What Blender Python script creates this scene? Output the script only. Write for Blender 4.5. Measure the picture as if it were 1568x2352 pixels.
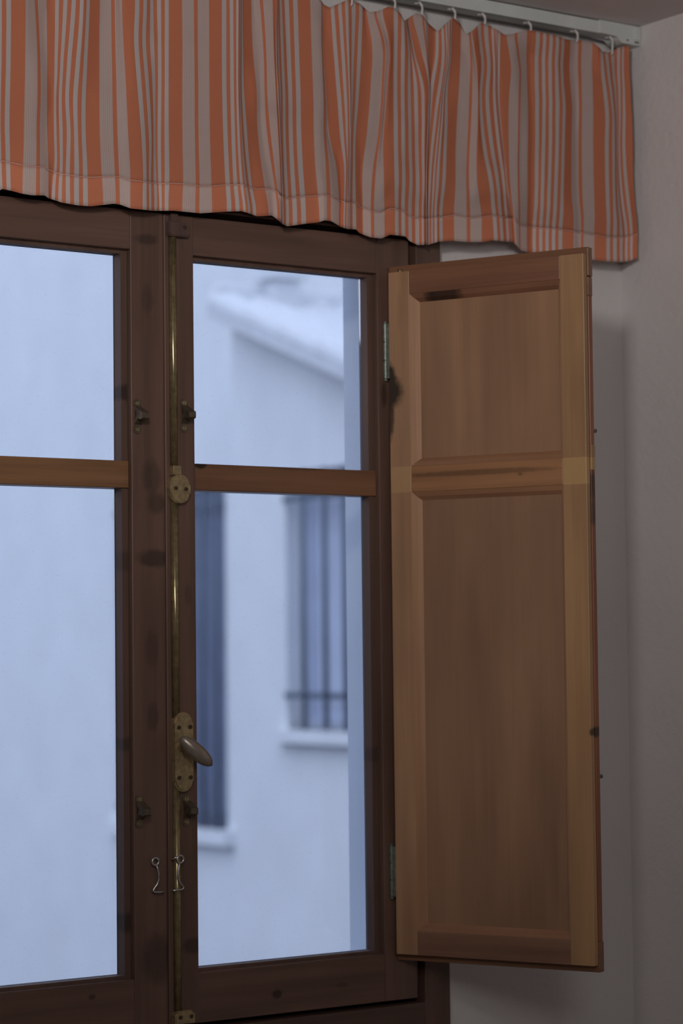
import bpy, bmesh, math, random
from mathutils import Vector, Matrix
random.seed(4)
for o in list(bpy.data.objects): bpy.data.objects.remove(o)
SC = bpy.context.scene
COL = SC.collection

# ------------------------------------------------------------------ camera
cd = bpy.data.cameras.new('camera'); cam = bpy.data.objects.new('camera', cd); COL.objects.link(cam)
CP = Vector((-1.87776, -3.08819, 1.5))
RX = Vector((0.8176019, -0.57567527, -0.0111855))       # image right
RD = Vector((0.02294026, 0.05197971, -0.99838462))      # image down
RF = Vector((0.57532676, 0.81602457, 0.05570485))       # forward
cam.matrix_world = Matrix(((RX.x, -RD.x, -RF.x, CP.x), (RX.y, -RD.y, -RF.y, CP.y), (RX.z, -RD.z, -RF.z, CP.z), (0, 0, 0, 1)))
cd.sensor_fit = 'VERTICAL'; cd.sensor_height = 36.0; cd.sensor_width = 24.0
cd.lens = 5553 / 2352 * 36.0
cd.dof.use_dof = True; cd.dof.focus_distance = 3.55; cd.dof.aperture_fstop = 3.8
cd.clip_start = 0.05; cd.clip_end = 200
SC.camera = cam

# ------------------------------------------------------------------ sky (overcast, brighter towards the zenith)
w = bpy.data.worlds.new('overcast_sky'); SC.world = w; w.use_nodes = True
nt = w.node_tree; bg = nt.nodes['Background']
tc = nt.nodes.new('ShaderNodeTexCoord'); sp = nt.nodes.new('ShaderNodeSeparateXYZ')
mr = nt.nodes.new('ShaderNodeMapRange'); cr = nt.nodes.new('ShaderNodeValToRGB')
nt.links.new(tc.outputs['Generated'], sp.inputs[0]); nt.links.new(sp.outputs['Z'], mr.inputs['Value'])
mr.inputs['From Min'].default_value = -0.1; mr.inputs['From Max'].default_value = 1.0
nt.links.new(mr.outputs[0], cr.inputs[0])
cr.color_ramp.elements[0].color = (0.495, 0.59, 0.82, 1); cr.color_ramp.elements[1].color = (0.97, 1.12, 1.50, 1)
nt.links.new(cr.outputs[0], bg.inputs['Color']); bg.inputs['Strength'].default_value = 1.50

# ------------------------------------------------------------------ lamp of the room, plus an added fill light
def area(name, loc, target, size, power, color):
    l = bpy.data.lights.new(name, 'AREA'); l.shape = 'DISK'; l.size = size; l.energy = power; l.color = color
    o = bpy.data.objects.new(name, l); COL.objects.link(o); o.location = loc
    o.rotation_euler = (Vector(target) - Vector(loc)).to_track_quat('-Z', 'Y').to_euler(); return o
def spot(name, loc, target, power, color, angle, radius):
    l = bpy.data.lights.new(name, 'SPOT'); l.energy = power; l.color = color; l.spot_size = math.radians(angle); l.spot_blend = 1.0; l.shadow_soft_size = radius
    o = bpy.data.objects.new(name, l); COL.objects.link(o); o.location = loc
    o.rotation_euler = (Vector(target) - Vector(loc)).to_track_quat('-Z', 'Y').to_euler(); return o
spot('pendant_lamp', (-1.30, -1.95, 2.38), (0.45, 0.0, 2.85), 57.0, (1.0, 0.94, 0.92), 94, 0.11)
area('ceiling_bounce_fill', (-1.2, -2.9, 2.1), (-0.6, -1.6, 2.9), 0.7, 10.5, (1.0, 0.95, 0.93))  # added fill aimed at the ceiling to raise the ambient; no real fixture

SC.view_settings.view_transform = 'Standard'; SC.view_settings.look = 'None'
SC.view_settings.gamma = 1.0; SC.view_settings.use_curve_mapping = False
SC.view_settings.exposure = 0.0

# ------------------------------------------------------------------ node materials
def newmat(name, rough=0.5, metal=0.0, spec=0.5):
    m = bpy.data.materials.new(name); m.use_nodes = True
    b = m.node_tree.nodes['Principled BSDF']
    b.inputs['Roughness'].default_value = rough; b.inputs['Metallic'].default_value = metal
    b.inputs['Specular IOR Level'].default_value = spec
    return m, m.node_tree, b
def mixrgb(nt, fac, a, b, mode='MIX'):
    n = nt.nodes.new('ShaderNodeMix'); n.data_type = 'RGBA'; n.blend_type = mode
    for i, v in ((0, fac), (6, a), (7, b)):
        if isinstance(v, (int, float)): n.inputs[i].default_value = v
        elif isinstance(v, tuple): n.inputs[i].default_value = (*v, 1) if len(v) == 3 else v
        else: nt.links.new(v, n.inputs[i])
    return n.outputs[2]
def math_(nt, op, a, b=None, c=None):
    n = nt.nodes.new('ShaderNodeMath'); n.operation = op
    for i, v in enumerate((a, b, c)):
        if v is None: continue
        if isinstance(v, (int, float)): n.inputs[i].default_value = v
        else: nt.links.new(v, n.inputs[i])
    return n.outputs[0]
def noise(nt, vec, scale, detail=3, rough=0.5):
    n = nt.nodes.new('ShaderNodeTexNoise'); n.inputs['Scale'].default_value = scale
    n.inputs['Detail'].default_value = detail; n.inputs['Roughness'].default_value = rough
    nt.links.new(vec, n.inputs['Vector']); return n.outputs['Fac']
def ramp(nt, fac, stops, interp='LINEAR'):
    n = nt.nodes.new('ShaderNodeValToRGB'); n.color_ramp.interpolation = interp
    e = n.color_ramp.elements
    while len(e) < len(stops): e.new(0.5)
    for el, (p, c) in zip(e, stops): el.position = p; el.color = (*c, 1) if len(c) == 3 else c
    nt.links.new(fac, n.inputs[0]); return n.outputs[0]
def objvec(nt, scale=(1, 1, 1), loc=(0, 0, 0)):
    t = nt.nodes.new('ShaderNodeTexCoord'); m = nt.nodes.new('ShaderNodeMapping')
    m.inputs['Scale'].default_value = scale; m.inputs['Location'].default_value = loc
    nt.links.new(t.outputs['Object'], m.inputs[0]); return m.outputs[0]
def bump(nt, b, h, strength, dist=0.001):
    n = nt.nodes.new('ShaderNodeBump'); n.inputs['Strength'].default_value = strength; n.inputs['Distance'].default_value = dist
    nt.links.new(h, n.inputs['Height']); nt.links.new(n.outputs[0], b.inputs['Normal'])
def sc(c, f): return tuple(x * f for x in c)

def wood(name, col, axis='z', rough=0.42, knots=(), patches=(), off=0.0, contrast=0.35):
    """timber with grain along one axis; knots = ellipse (x,z,rx,rz,strength), patches = box (xa,xb,za,zb,colour)"""
    m, nt, b = newmat(name, rough)
    s = {'z': (60, 60, 2.2), 'x': (2.2, 60, 60)}[axis]
    v = objvec(nt, s, (off, off * 2, off * 3))
    g = noise(nt, v, 1.0, 6, 0.6)
    s2 = {'z': (320, 320, 6), 'x': (6, 320, 320)}[axis]
    g2 = noise(nt, objvec(nt, s2, (off, 0, 0)), 1.0, 2, 0.5)
    big = noise(nt, objvec(nt, {'z': (14, 14, 3), 'x': (3, 14, 14)}[axis], (0, off, off)), 1.0, 2, 0.5)
    c = ramp(nt, g, [(0.25, sc(col, 1 - contrast)), (0.55, col), (0.8, sc(col, 1 + contrast * 0.7))])
    c = mixrgb(nt, math_(nt, 'MULTIPLY', g2, 0.35), c, sc(col, 0.6))
    c = mixrgb(nt, 0.5, c, ramp(nt, big, [(0.3, (0.62, 0.56, 0.52)), (0.7, (1.25, 1.22, 1.15))]), 'MULTIPLY')
    t = nt.nodes.new('ShaderNodeTexCoord'); sx = nt.nodes.new('ShaderNodeSeparateXYZ')
    nt.links.new(t.outputs['Object'], sx.inputs[0])
    wob = math_(nt, 'MULTIPLY', math_(nt, 'SUBTRACT', noise(nt, objvec(nt, (1, 1, 1)), 90, 3), 0.5), 0.6)
    for (kx, kz, rx, rz, st) in knots:
        dx = math_(nt, 'DIVIDE', math_(nt, 'SUBTRACT', sx.outputs[0], kx), rx)
        dz = math_(nt, 'DIVIDE', math_(nt, 'SUBTRACT', sx.outputs[2], kz), rz)
        d = math_(nt, 'SQRT', math_(nt, 'ADD', math_(nt, 'MULTIPLY', dx, dx), math_(nt, 'MULTIPLY', dz, dz)))
        d = math_(nt, 'ADD', d, wob)
        f = nt.nodes.new('ShaderNodeMapRange'); f.inputs['From Min'].default_value = 1.25; f.inputs['From Max'].default_value = 0.7
        f.inputs['To Max'].default_value = st; nt.links.new(d, f.inputs['Value'])
        c = mixrgb(nt, f.outputs[0], c, sc(col, 0.085))
    for (xa, xb, za, zb, pc) in patches:
        f = None
        for (o_, lo, hi) in ((0, xa, xb), (2, za, zb)):
            a = math_(nt, 'GREATER_THAN', sx.outputs[o_], lo); bb = math_(nt, 'LESS_THAN', sx.outputs[o_], hi)
            q = math_(nt, 'MULTIPLY', a, bb); f = q if f is None else math_(nt, 'MULTIPLY', f, q)
        c = mixrgb(nt, math_(nt, 'MULTIPLY', f, 0.6), c, pc)
    nt.links.new(c, b.inputs['Base Color'])
    bump(nt, b, g2, 0.25, 0.0006)
    return m

DARK = (0.166, 0.095, 0.072)
MID = (0.30, 0.15, 0.075)
LITE = (0.52, 0.285, 0.135)
def plaster(name, col, sc_=60, st=0.3, rough=0.9):
    m, nt, b = newmat(name, rough, spec=0.25)
    v = objvec(nt)
    n1 = noise(nt, v, sc_, 5, 0.6); n2 = noise(nt, v, 3.0, 2)
    c = ramp(nt, n2, [(0.3, sc(col, 0.96)), (0.7, sc(col, 1.03))])
    nt.links.new(c, b.inputs['Base Color']); bump(nt, b, n1, st, 0.004); return m
M_WALL = plaster('painted_plaster', (0.70, 0.675, 0.665), 70, 0.45)
M_CEIL = plaster('ceiling_paint', (0.66, 0.625, 0.62), 40, 0.1)
M_EXT = plaster('whitewash', (0.80, 0.82, 0.84), 20, 0.3)
M_REVEAL = plaster('blue_shaded_plaster', (0.68, 0.77, 0.90), 20, 0.3)  # white reveal plaster with its cool shade put into the colour
M_FLOOR = wood('floor_boards', (0.42, 0.37, 0.33), 'x', 0.5)
M_GROUND = plaster('paving', (0.11, 0.12, 0.15), 8, 0.3)
def plain(name, col, rough=0.5, metal=0.0, var=0.12, scale=80):
    m, nt, b = newmat(name, rough, metal)
    n = noise(nt, objvec(nt), scale, 3)
    nt.links.new(ramp(nt, n, [(0.3, sc(col, 1 - var)), (0.7, sc(col, 1 + var))]), b.inputs['Base Color'])
    bump(nt, b, n, 0.1, 0.0005); return m
M_BRASS = plain('aged_brass', (0.34, 0.28, 0.15), 0.24, 0.7, 0.25, 120)
M_BRASS2 = plain('worn_brass_plate', (0.40, 0.31, 0.17), 0.42, 0.6, 0.25, 160)
M_HANDLE = plain('dull_nickel_handle', (0.34, 0.29, 0.24), 0.35, 0.6, 0.15, 90)
M_DKMET = plain('tarnished_metal', (0.15, 0.12, 0.085), 0.42, 0.6, 0.3, 120)
M_SCREW = plain('screw_dark', (0.10, 0.08, 0.05), 0.4, 0.7, 0.2, 300)
M_STEEL = plain('galvanised_wire', (0.55, 0.56, 0.56), 0.3, 0.9, 0.1, 200)
M_HINGE = plain('zinc_hinge', (0.19, 0.215, 0.175), 0.45, 0.6, 0.3, 150)
M_PLAST = plain('white_enamel', (0.60, 0.64, 0.615), 0.4, 0.0, 0.04, 30)
M_PLAST2 = plain('white_nylon', (0.66, 0.62, 0.60), 0.4, 0.0, 0.04, 30)
M_IRON = plain('grey_iron_paint', (0.085, 0.12, 0.17), 0.6, 0.0, 0.1, 20)
M_BLIND = plain('slate_blind', (0.17, 0.205, 0.31), 0.55, 0.0, 0.12, 6)
M_CURT = plain('inner_drape', (0.60, 0.66, 0.80), 0.9, 0.0, 0.06, 4)
M_TILE = plain('lime_washed_tile', (0.66, 0.68, 0.71), 0.8, 0.0, 0.06, 12)

m, nt, b = newmat('window_glass', 0.02)
out = nt.nodes['Material Output']
tr = nt.nodes.new('ShaderNodeBsdfTransparent'); gl = nt.nodes.new('ShaderNodeBsdfGlossy'); gl.inputs['Roughness'].default_value = 0.02
df = nt.nodes.new('ShaderNodeBsdfTranslucent'); df.inputs['Color'].default_value = (0.8, 0.82, 0.88, 1)
fr = nt.nodes.new('ShaderNodeFresnel'); fr.inputs['IOR'].default_value = 1.45
tr.inputs['Color'].default_value = (0.97, 0.98, 0.985, 1)
mx = nt.nodes.new('ShaderNodeMixShader'); nt.links.new(fr.outputs[0], mx.inputs[0]); nt.links.new(tr.outputs[0], mx.inputs[1]); nt.links.new(gl.outputs[0], mx.inputs[2])
mx2 = nt.nodes.new('ShaderNodeMixShader')
dust = noise(nt, objvec(nt), 260, 2, 0.4)
fd = nt.nodes.new('ShaderNodeMapRange'); fd.inputs['From Min'].default_value = 0.66; fd.inputs['From Max'].default_value = 0.75
fd.inputs['To Max'].default_value = 0.07; nt.links.new(dust, fd.inputs['Value'])
nt.links.new(fd.outputs[0], mx2.inputs[0]); nt.links.new(mx.outputs[0], mx2.inputs[1]); nt.links.new(df.outputs[0], mx2.inputs[2])
nt.links.new(mx2.outputs[0], out.inputs[0]); M_GLASS = m

def cloth(name, gain):
    m, nt, b = newmat(name, 0.9, spec=0.15)
    uv = nt.nodes.new('ShaderNodeUVMap'); uv.uv_map = 'UVMap'
    s = nt.nodes.new('ShaderNodeSeparateXYZ'); nt.links.new(uv.outputs[0], s.inputs[0])
    fr = math_(nt, 'FRACT', s.outputs[0])
    O = sc((0.76, 0.265, 0.145), gain); Wt = sc((0.70, 0.62, 0.60), gain); P = sc((0.70, 0.62, 0.60), gain)
    K = [(0, 'O'), (30, 'P'), (57, 'O'), (65, 'P'), (92, 'O'), (119, 'W'), (129, 'O'), (138, 'W'), (148, 'O'), (157, 'W'), (167, 'O'), (176, 'W'), (186, 'O'), (195, 'W')]
    base = ramp(nt, fr, [(k / 205, {'O': O, 'P': P, 'W': Wt}[c]) for k, c in K], 'CONSTANT')
    pm = ramp(nt, fr, [(k / 205, (1, 1, 1) if c == 'P' else (0, 0, 0)) for k, c in K], 'CONSTANT')
    fine = math_(nt, 'GREATER_THAN', math_(nt, 'SINE', math_(nt, 'MULTIPLY', fr, 2 * math.pi * 205 / 3.857)), 0.05)
    f = math_(nt, 'MULTIPLY', pm, math_(nt, 'MULTIPLY', fine, 0.62))
    c = mixrgb(nt, f, base, sc((0.74, 0.40, 0.30), gain))
    t = objvec(nt); wv = noise(nt, t, 900, 2)
    c = mixrgb(nt, 0.25, c, ramp(nt, wv, [(0.3, (0.8, 0.8, 0.8)), (0.7, (1.1, 1.1, 1.1))]), 'MULTIPLY')
    nt.links.new(c, b.inputs['Base Color'])
    bump(nt, b, wv, 0.15, 0.0004)
    return m
M_CLOTH = cloth('striped_cotton', 0.67); M_HEM = cloth('striped_cotton_doubled', 0.82)
M_THREAD = plain('hem_thread', (0.70, 0.40, 0.33), 0.9, 0, 0.1, 300)

# ------------------------------------------------------------------ mesh helpers
def link(name, me, mat, parent=None, loc=None):
    o = bpy.data.objects.new(name, me); COL.objects.link(o)
    if mat: me.materials.append(mat)
    if parent: o.parent = parent
    return o
def tag(o, label=None, cat=None, group=None, kind=None):
    for k, v in (('label', label), ('category', cat), ('group', group), ('kind', kind)):
        if v: o[k] = v
    return o
def empty(name, loc=(0, 0, 0), rz=0.0):
    o = bpy.data.objects.new(name, None); COL.objects.link(o); o.location = loc; o.rotation_euler = (0, 0, rz)
    o.empty_display_size = 0.05; return o
def finish(bm, name, mat, parent=None, bevel=0.0, smooth=False, seg=2):
    if bevel: bmesh.ops.bevel(bm, geom=[e for e in bm.edges], offset=bevel, segments=seg, affect='EDGES', profile=0.5, clamp_overlap=True)
    bmesh.ops.recalc_face_normals(bm, faces=bm.faces)
    me = bpy.data.meshes.new(name); bm.to_mesh(me); bm.free()
    if smooth:
        for p in me.polygons: p.use_smooth = True
    return link(name, me, mat, parent)
def addbox(bm, a, b):
    vs = [bm.verts.new((x, y, z)) for x in (a[0], b[0]) for y in (a[1], b[1]) for z in (a[2], b[2])]
    for f in ((0, 1, 3, 2), (4, 6, 7, 5), (0, 4, 5, 1), (2, 3, 7, 6), (0, 2, 6, 4), (1, 5, 7, 3)): bm.faces.new([vs[i] for i in f])
def box(name, a, b, mat, parent=None, bevel=0.0):
    bm = bmesh.new(); addbox(bm, a, b); return finish(bm, name, mat, parent, bevel)
def boxes(name, L, mat, parent=None, bevel=0.0):
    bm = bmesh.new()
    for a, b in L: addbox(bm, a, b)
    return finish(bm, name, mat, parent, bevel)
def prism(bm, pts, y0, y1, axis='y'):
    """outline in x,z pushed from y0 to y1"""
    def P(x, z, y): return (x, y, z) if axis == 'y' else ((y, x, z) if axis == 'x' else (x, z, y))
    a = [bm.verts.new(P(x, z, y0)) for x, z in pts]; b = [bm.verts.new(P(x, z, y1)) for x, z in pts]
    bm.faces.new(a); bm.faces.new(b[::-1]); n = len(pts)
    for i in range(n): bm.faces.new((a[i], a[(i + 1) % n], b[(i + 1) % n], b[i]))
def lens(cx, cz, rx, rz, n=28, p=2.0):
    out = []
    for i in range(n):
        t = 2 * math.pi * i / n; c, s = math.cos(t), math.sin(t)
        out.append((cx + rx * math.copysign(abs(c) ** (2 / p), c), cz + rz * math.copysign(abs(s) ** (2 / p), s)))
    return out
def tube(name, pts, r, mat, parent=None, seg=8, closed=False):
    bm = bmesh.new(); rings = []; n = len(pts); P = [Vector(p) for p in pts]; up = None
    for i in range(n):
        if closed: t = (P[(i + 1) % n] - P[i - 1])
        else: t = P[min(i + 1, n - 1)] - P[max(i - 1, 0)]
        t.normalize()
        if up is None: up = Vector((0, 1, 0)) if abs(t.y) < 0.9 else Vector((1, 0, 0))
        side = t.cross(up).normalized(); up2 = side.cross(t).normalized(); up = up2
        rr = r[i] if isinstance(r, (list, tuple)) else r
        rings.append([bm.verts.new(P[i] + side * rr * math.cos(2 * math.pi * k / seg) + up2 * rr * math.sin(2 * math.pi * k / seg)) for k in range(seg)])
    rg = range(n) if closed else range(n - 1)
    for i in rg:
        A, B = rings[i], rings[(i + 1) % n]
        for k in range(seg): bm.faces.new((A[k], A[(k + 1) % seg], B[(k + 1) % seg], B[k]))
    if not closed: bm.faces.new(rings[0][::-1]); bm.faces.new(rings[-1])
    return finish(bm, name, mat, parent, smooth=True)
def screw(x, y, z, parent, r=0.0028, mat=None, name='screw'):
    bm = bmesh.new()
    for sx in (-1, 1):        # two half discs leave the driver slot between them
        pts = [(x, z)]
        half = [(x + sx * (0.0004 + r * math.cos(a)), z + r * math.sin(a)) for a in [(-90 + 18 * i) * math.pi / 180 for i in range(11)]]
        prism(bm, half, y, y - 0.0012)
    return finish(bm, name, mat or M_SCREW, parent)
CU=[176,186,195,205,235,262,270,297,324,334,343,353,362,372,381,391,400,410,440,467,475,502,529,539,548,558,567,577,586,596,605,615,645,672,680,707,734,744,753,763,772,782,791,801,810,820,850,877,885,912,939,949,958,968,977,987,996,1006,1015,1025,1055,1082,1090,1117,1144,1154,1163,1173,1182,1192,1201,1211,1220,1230,1260,1287,1295,1322,1349,1359,1368,1378,1387,1397,1406,1416,1425,1435,1465,1492,1500,1527,1554,1564,1573,1583,1592,1602,1611,1621,1630,1640,1670,1697,1705,1732,1759,1769,1778,1788,1797,1807,1816,1826,1835,1845,1875,1902,1910,1937,1964,1974,1983,1993,2002,2012,2021,2031,2040,2050,2080,2107,2115,2142,2169,2179,2188,2198,2207,2217,2226,2236,2245,2255,2285]
CZ=[2.15,2.17,2.2,2.25,2.3,2.35,2.4,2.45,2.5]
CX=[[-3141,-3154,-3169,-3174,-3155,-3148,-3141,-3138,-3138],[-3049,-3061,-3075,-3082,-3067,-3060,-3053,-3050,-3050],[-2991,-2999,-3012,-3024,-3002,-2993,-2984,-2979,-2979],[-2916,-2923,-2934,-2941,-2922,-2914,-2905,-2899,-2899],[-2733,-2730,-2724,-2710,-2690,-2682,-2670,-2659,-2659],[-2519,-2517,-2514,-2511,-2488,-2489,-2514,-2542,-2542],[-2448,-2451,-2456,-2458,-2434,-2447,-2470,-2488,-2488],[-2313,-2316,-2322,-2345,-2342,-2339,-2340,-2344,-2344],[-2286,-2266,-2230,-2235,-2228,-2223,-2212,-2199,-2199],[-2214,-2204,-2184,-2190,-2180,-2165,-2152,-2144,-2144],[-2168,-2158,-2139,-2146,-2150,-2122,-2088,-2062,-2062],[-2096,-2090,-2076,-2082,-2087,-2059,-2021,-1989,-1989],[-2041,-2040,-2038,-2019,-2038,-2009,-1964,-1925,-1925],[-1959,-1961,-1966,-1946,-1972,-1940,-1892,-1852,-1852],[-1905,-1902,-1893,-1890,-1902,-1858,-1807,-1778,-1778],[-1813,-1813,-1811,-1826,-1831,-1790,-1745,-1723,-1723],[-1758,-1758,-1756,-1771,-1761,-1737,-1706,-1677,-1677],[-1666,-1667,-1673,-1698,-1695,-1673,-1644,-1621,-1621],[-1417,-1421,-1443,-1465,-1470,-1474,-1474,-1463,-1463],[-1212,-1214,-1225,-1246,-1254,-1263,-1272,-1276,-1276],[-1137,-1138,-1150,-1166,-1177,-1188,-1197,-1201,-1201],[-958,-958,-956,-983,-1004,-1029,-1060,-1085,-1088],[-750,-750,-734,-754,-798,-845,-881,-857,-852],[-674,-674,-675,-691,-726,-765,-799,-787,-785],[-646,-646,-644,-633,-658,-701,-740,-715,-709],[-602,-602,-603,-581,-595,-633,-674,-649,-642],[-560,-560,-568,-561,-562,-579,-609,-605,-604],[-493,-493,-509,-527,-519,-516,-533,-551,-556],[-474,-474,-484,-487,-478,-469,-465,-476,-479],[-416,-416,-422,-427,-415,-404,-408,-411,-412],[-378,-378,-376,-372,-364,-357,-350,-346,-344],[-309,-301,-281,-286,-287,-283,-277,-273,-272],[-71,-66,-49,-54,-53,-48,-41,-43,-44],[156,159,170,165,163,165,165,162,161],[225,227,236,227,223,227,224,228,230],[457,456,449,435,428,428,431,434,437],[724,723,704,679,662,656,655,661,666],[800,799,784,759,741,732,737,743,746],[873,873,840,815,803,798,799,803,806],[953,953,928,905,890,878,879,878,876],[1014,1014,968,930,914,912,913,919,926],[1064,1064,1026,985,961,952,957,967,977],[1094,1094,1050,1005,980,966,971,982,993],[1144,1144,1087,1030,1000,986,992,1005,1017],[1175,1175,1125,1062,1022,1002,1008,1017,1025],[1249,1249,1182,1125,1090,1043,1034,1031,1033],[1479,1479,1422,1337,1287,1285,1228,1201,1199],[1642,1642,1606,1519,1447,1430,1426,1393,1341],[1693,1693,1658,1585,1520,1471,1466,1443,1403],[1730,1730,1724,1705,1679,1648,1623,1606,1597],[1736,1736,1730,1715,1689,1658,1639,1646,1679],[1742,1742,1736,1722,1701,1674,1654,1660,1690],[1748,1748,1742,1733,1719,1698,1674,1672,1696],[1754,1754,1750,1742,1730,1726,1699,1687,1702],[1786,1786,1771,1751,1744,1741,1730,1718,1708],[1848,1848,1840,1825,1813,1808,1794,1778,1762],[1920,1920,1901,1872,1860,1856,1838,1819,1803],[2002,2002,1991,1964,1943,1939,1924,1908,1896],[2075,2075,2050,2013,2005,2001,1990,1978,1969],[2173,2173,2161,2131,2109,2100,2086,2072,2063],[2430,2430,2406,2355,2339,2331,2317,2303,2294],[2545,2545,2547,2544,2529,2536,2523,2508,2522],[2640,2640,2639,2617,2571,2555,2534,2518,2532],[2802,2802,2804,2760,2627,2587,2548,2524,2538],[2887,2887,2900,2916,2842,2801,2762,2724,2690],[2919,2919,2932,2962,2927,2881,2834,2788,2748],[2940,2940,2949,2973,2957,2927,2896,2864,2833],[2972,2972,2976,2994,3004,2993,2971,2938,2897],[2978,2978,2982,3006,3029,3023,3006,2980,2961],[2984,2984,2988,3014,3039,3040,3036,3028,3019],[2990,2990,2995,3022,3046,3050,3060,3077,3084],[3004,3004,3010,3038,3061,3073,3095,3128,3160],[3040,3040,3043,3062,3092,3135,3173,3202,3229],[3132,3132,3130,3128,3140,3192,3240,3277,3310],[3261,3261,3259,3268,3350,3413,3459,3482,3380],[3401,3401,3405,3456,3567,3633,3671,3678,3511],[3466,3466,3469,3518,3622,3681,3719,3742,3561],[3673,3673,3672,3659,3666,3714,3768,3806,3669],[3881,3881,3881,3866,3874,3876,3878,3887,3886],[3957,3957,3957,3954,3962,3961,3959,3964,3963],[4001,4001,4001,4019,4020,4025,4033,4041,4040],[4090,4090,4090,4087,4103,4108,4110,4118,4102],[4145,4145,4145,4170,4165,4166,4172,4180,4130],[4222,4222,4222,4236,4235,4232,4230,4231,4154],[4289,4289,4289,4296,4300,4304,4300,4254,4160],[4367,4367,4367,4374,4370,4369,4357,4270,4166],[4422,4422,4422,4425,4432,4438,4423,4287,4172],[4467,4467,4467,4486,4502,4514,4499,4312,4180],[4489,4489,4489,4497,4521,4553,4575,4447,4261],[4496,4496,4496,4503,4527,4559,4586,4529,4451],[4502,4502,4502,4509,4533,4565,4592,4556,4500],[4508,4508,4508,4515,4539,4571,4598,4574,4571],[4514,4514,4514,4521,4545,4577,4620,4727,4749],[4523,4523,4523,4527,4573,4628,4685,4777,4794],[4534,4534,4534,4564,4618,4692,4783,4852,4844],[4579,4579,4579,4614,4672,4753,4855,4921,4895],[4601,4601,4601,4630,4707,4787,4867,4940,4925],[4639,4639,4639,4675,4744,4816,4890,4963,4954],[4657,4657,4657,4697,4766,4832,4896,4980,4978],[4707,4707,4707,4742,4796,4852,4908,4993,5008],[4747,4747,4747,4818,4853,4883,4914,5001,5030],[4826,4826,4826,4885,4927,4956,4972,5027,5052],[5053,5053,5053,5090,5116,5150,5198,5238,5258],[5315,5315,5315,5313,5352,5391,5415,5447,5411],[5384,5384,5384,5372,5409,5451,5483,5488,5440],[5626,5626,5626,5524,5534,5572,5588,5538,5452],[5880,5880,5854,5781,5690,5623,5609,5661,5592],[5962,5962,5937,5862,5767,5695,5672,5712,5656],[6015,6015,5991,5924,5853,5778,5748,5788,5722],[6095,6095,6071,6005,5940,5863,5829,5873,5822],[6149,6149,6122,6052,5997,5939,5906,5918,5887],[6219,6219,6197,6135,6080,6016,5972,5972,5943],[6231,6231,6209,6146,6092,6026,5981,5981,5964],[6238,6238,6215,6152,6098,6032,5989,5991,5984],[6247,6247,6224,6158,6104,6038,5997,6001,5992],[6257,6257,6233,6164,6110,6046,6010,6024,6064],[6302,6302,6277,6213,6190,6193,6216,6272,6181],[6408,6408,6398,6375,6393,6405,6420,6454,6349],[6427,6427,6422,6407,6405,6428,6460,6490,6411],[6597,6597,6597,6598,6608,6623,6638,6640,6626],[6728,6728,6733,6753,6766,6781,6795,6805,6815],[6793,6793,6802,6837,6852,6868,6882,6886,6899],[6855,6855,6857,6869,6898,6926,6951,6961,6971],[6932,6932,6934,6946,6981,7007,7027,7031,7039],[6984,6984,6986,7000,7047,7073,7082,7085,7104],[7052,7052,7056,7078,7120,7147,7162,7163,7176],[7119,7119,7122,7143,7190,7215,7220,7228,7248],[7184,7184,7189,7221,7264,7295,7313,7307,7315],[7245,7245,7251,7294,7331,7362,7386,7356,7368],[7342,7342,7345,7366,7404,7435,7458,7430,7444],[7586,7586,7584,7562,7580,7598,7617,7582,7589],[7757,7757,7756,7734,7743,7757,7776,7773,7770],[7806,7806,7806,7807,7817,7824,7828,7837,7848],[8053,8053,8053,8075,8081,8084,8087,8090,8092],[8327,8327,8327,8338,8343,8347,8353,8304,8252],[8402,8402,8402,8413,8418,8423,8435,8385,8322],[8465,8465,8465,8496,8506,8508,8506,8445,8370],[8573,8573,8573,8567,8575,8583,8578,8525,8455],[8615,8615,8615,8606,8606,8608,8603,8563,8505],[8704,8704,8704,8665,8651,8648,8651,8632,8596],[8754,8754,8754,8706,8682,8675,8686,8681,8658],[8810,8810,8810,8754,8718,8701,8721,8730,8724],[8855,8855,8855,8808,8763,8733,8748,8756,8752],[8919,8919,8919,8892,8843,8800,8813,8806,8789],[8995,8995,8995,8968,8955,8949,8936,8918,8898]]
TOP=[[1111,25123],[1390,25233],[1711,25179],[2037,25262],[2364,25208],[2568,25045],[2675,25013],[2742,25043],[3037,25183],[3256,25146],[3449,25034],[3620,25066],[3776,25151],[3905,25156],[4033,25069],[4101,24973],[4330,25125],[4444,25127],[4591,25006],[4792,24906],[4928,25040],[5090,25170],[5250,25099],[5364,24936],[5483,25002],[5667,25172],[5885,25138],[6140,25028],[6325,25068],[6616,25174],[6784,25183],[7219,25177],[7485,25147],[7822,25186],[8075,25198],[8316,25059],[8493,25067],[8703,25186],[8852,25214],[8932,25225]]
BOT=[[-3086,21556],[-2914,21542],[-2741,21516],[-2566,21508],[-2369,21527],[-2320,21494],[-2108,21452],[-1822,21435],[-1606,21443],[-1242,21517],[-1132,21515],[-949,21474],[-577,21477],[-201,21513],[256,21517],[721,21588],[995,21621],[1191,21586],[1270,21567],[1549,21606],[1637,21561],[1732,21489],[1828,21464],[2153,21534],[2399,21578],[2523,21623],[2647,21621],[2853,21544],[2953,21526],[3129,21535],[3187,21485],[3397,21435],[3609,21433],[3737,21486],[3781,21511],[4099,21511],[4167,21447],[4339,21393],[4558,21419],[4735,21483],[5045,21525],[5313,21527],[5673,21559],[5855,21604],[6267,21611],[6450,21490],[6635,21469],[7435,21494],[7991,21460],[8302,21463],[8695,21481],[8844,21508],[9015,21583]]
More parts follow.
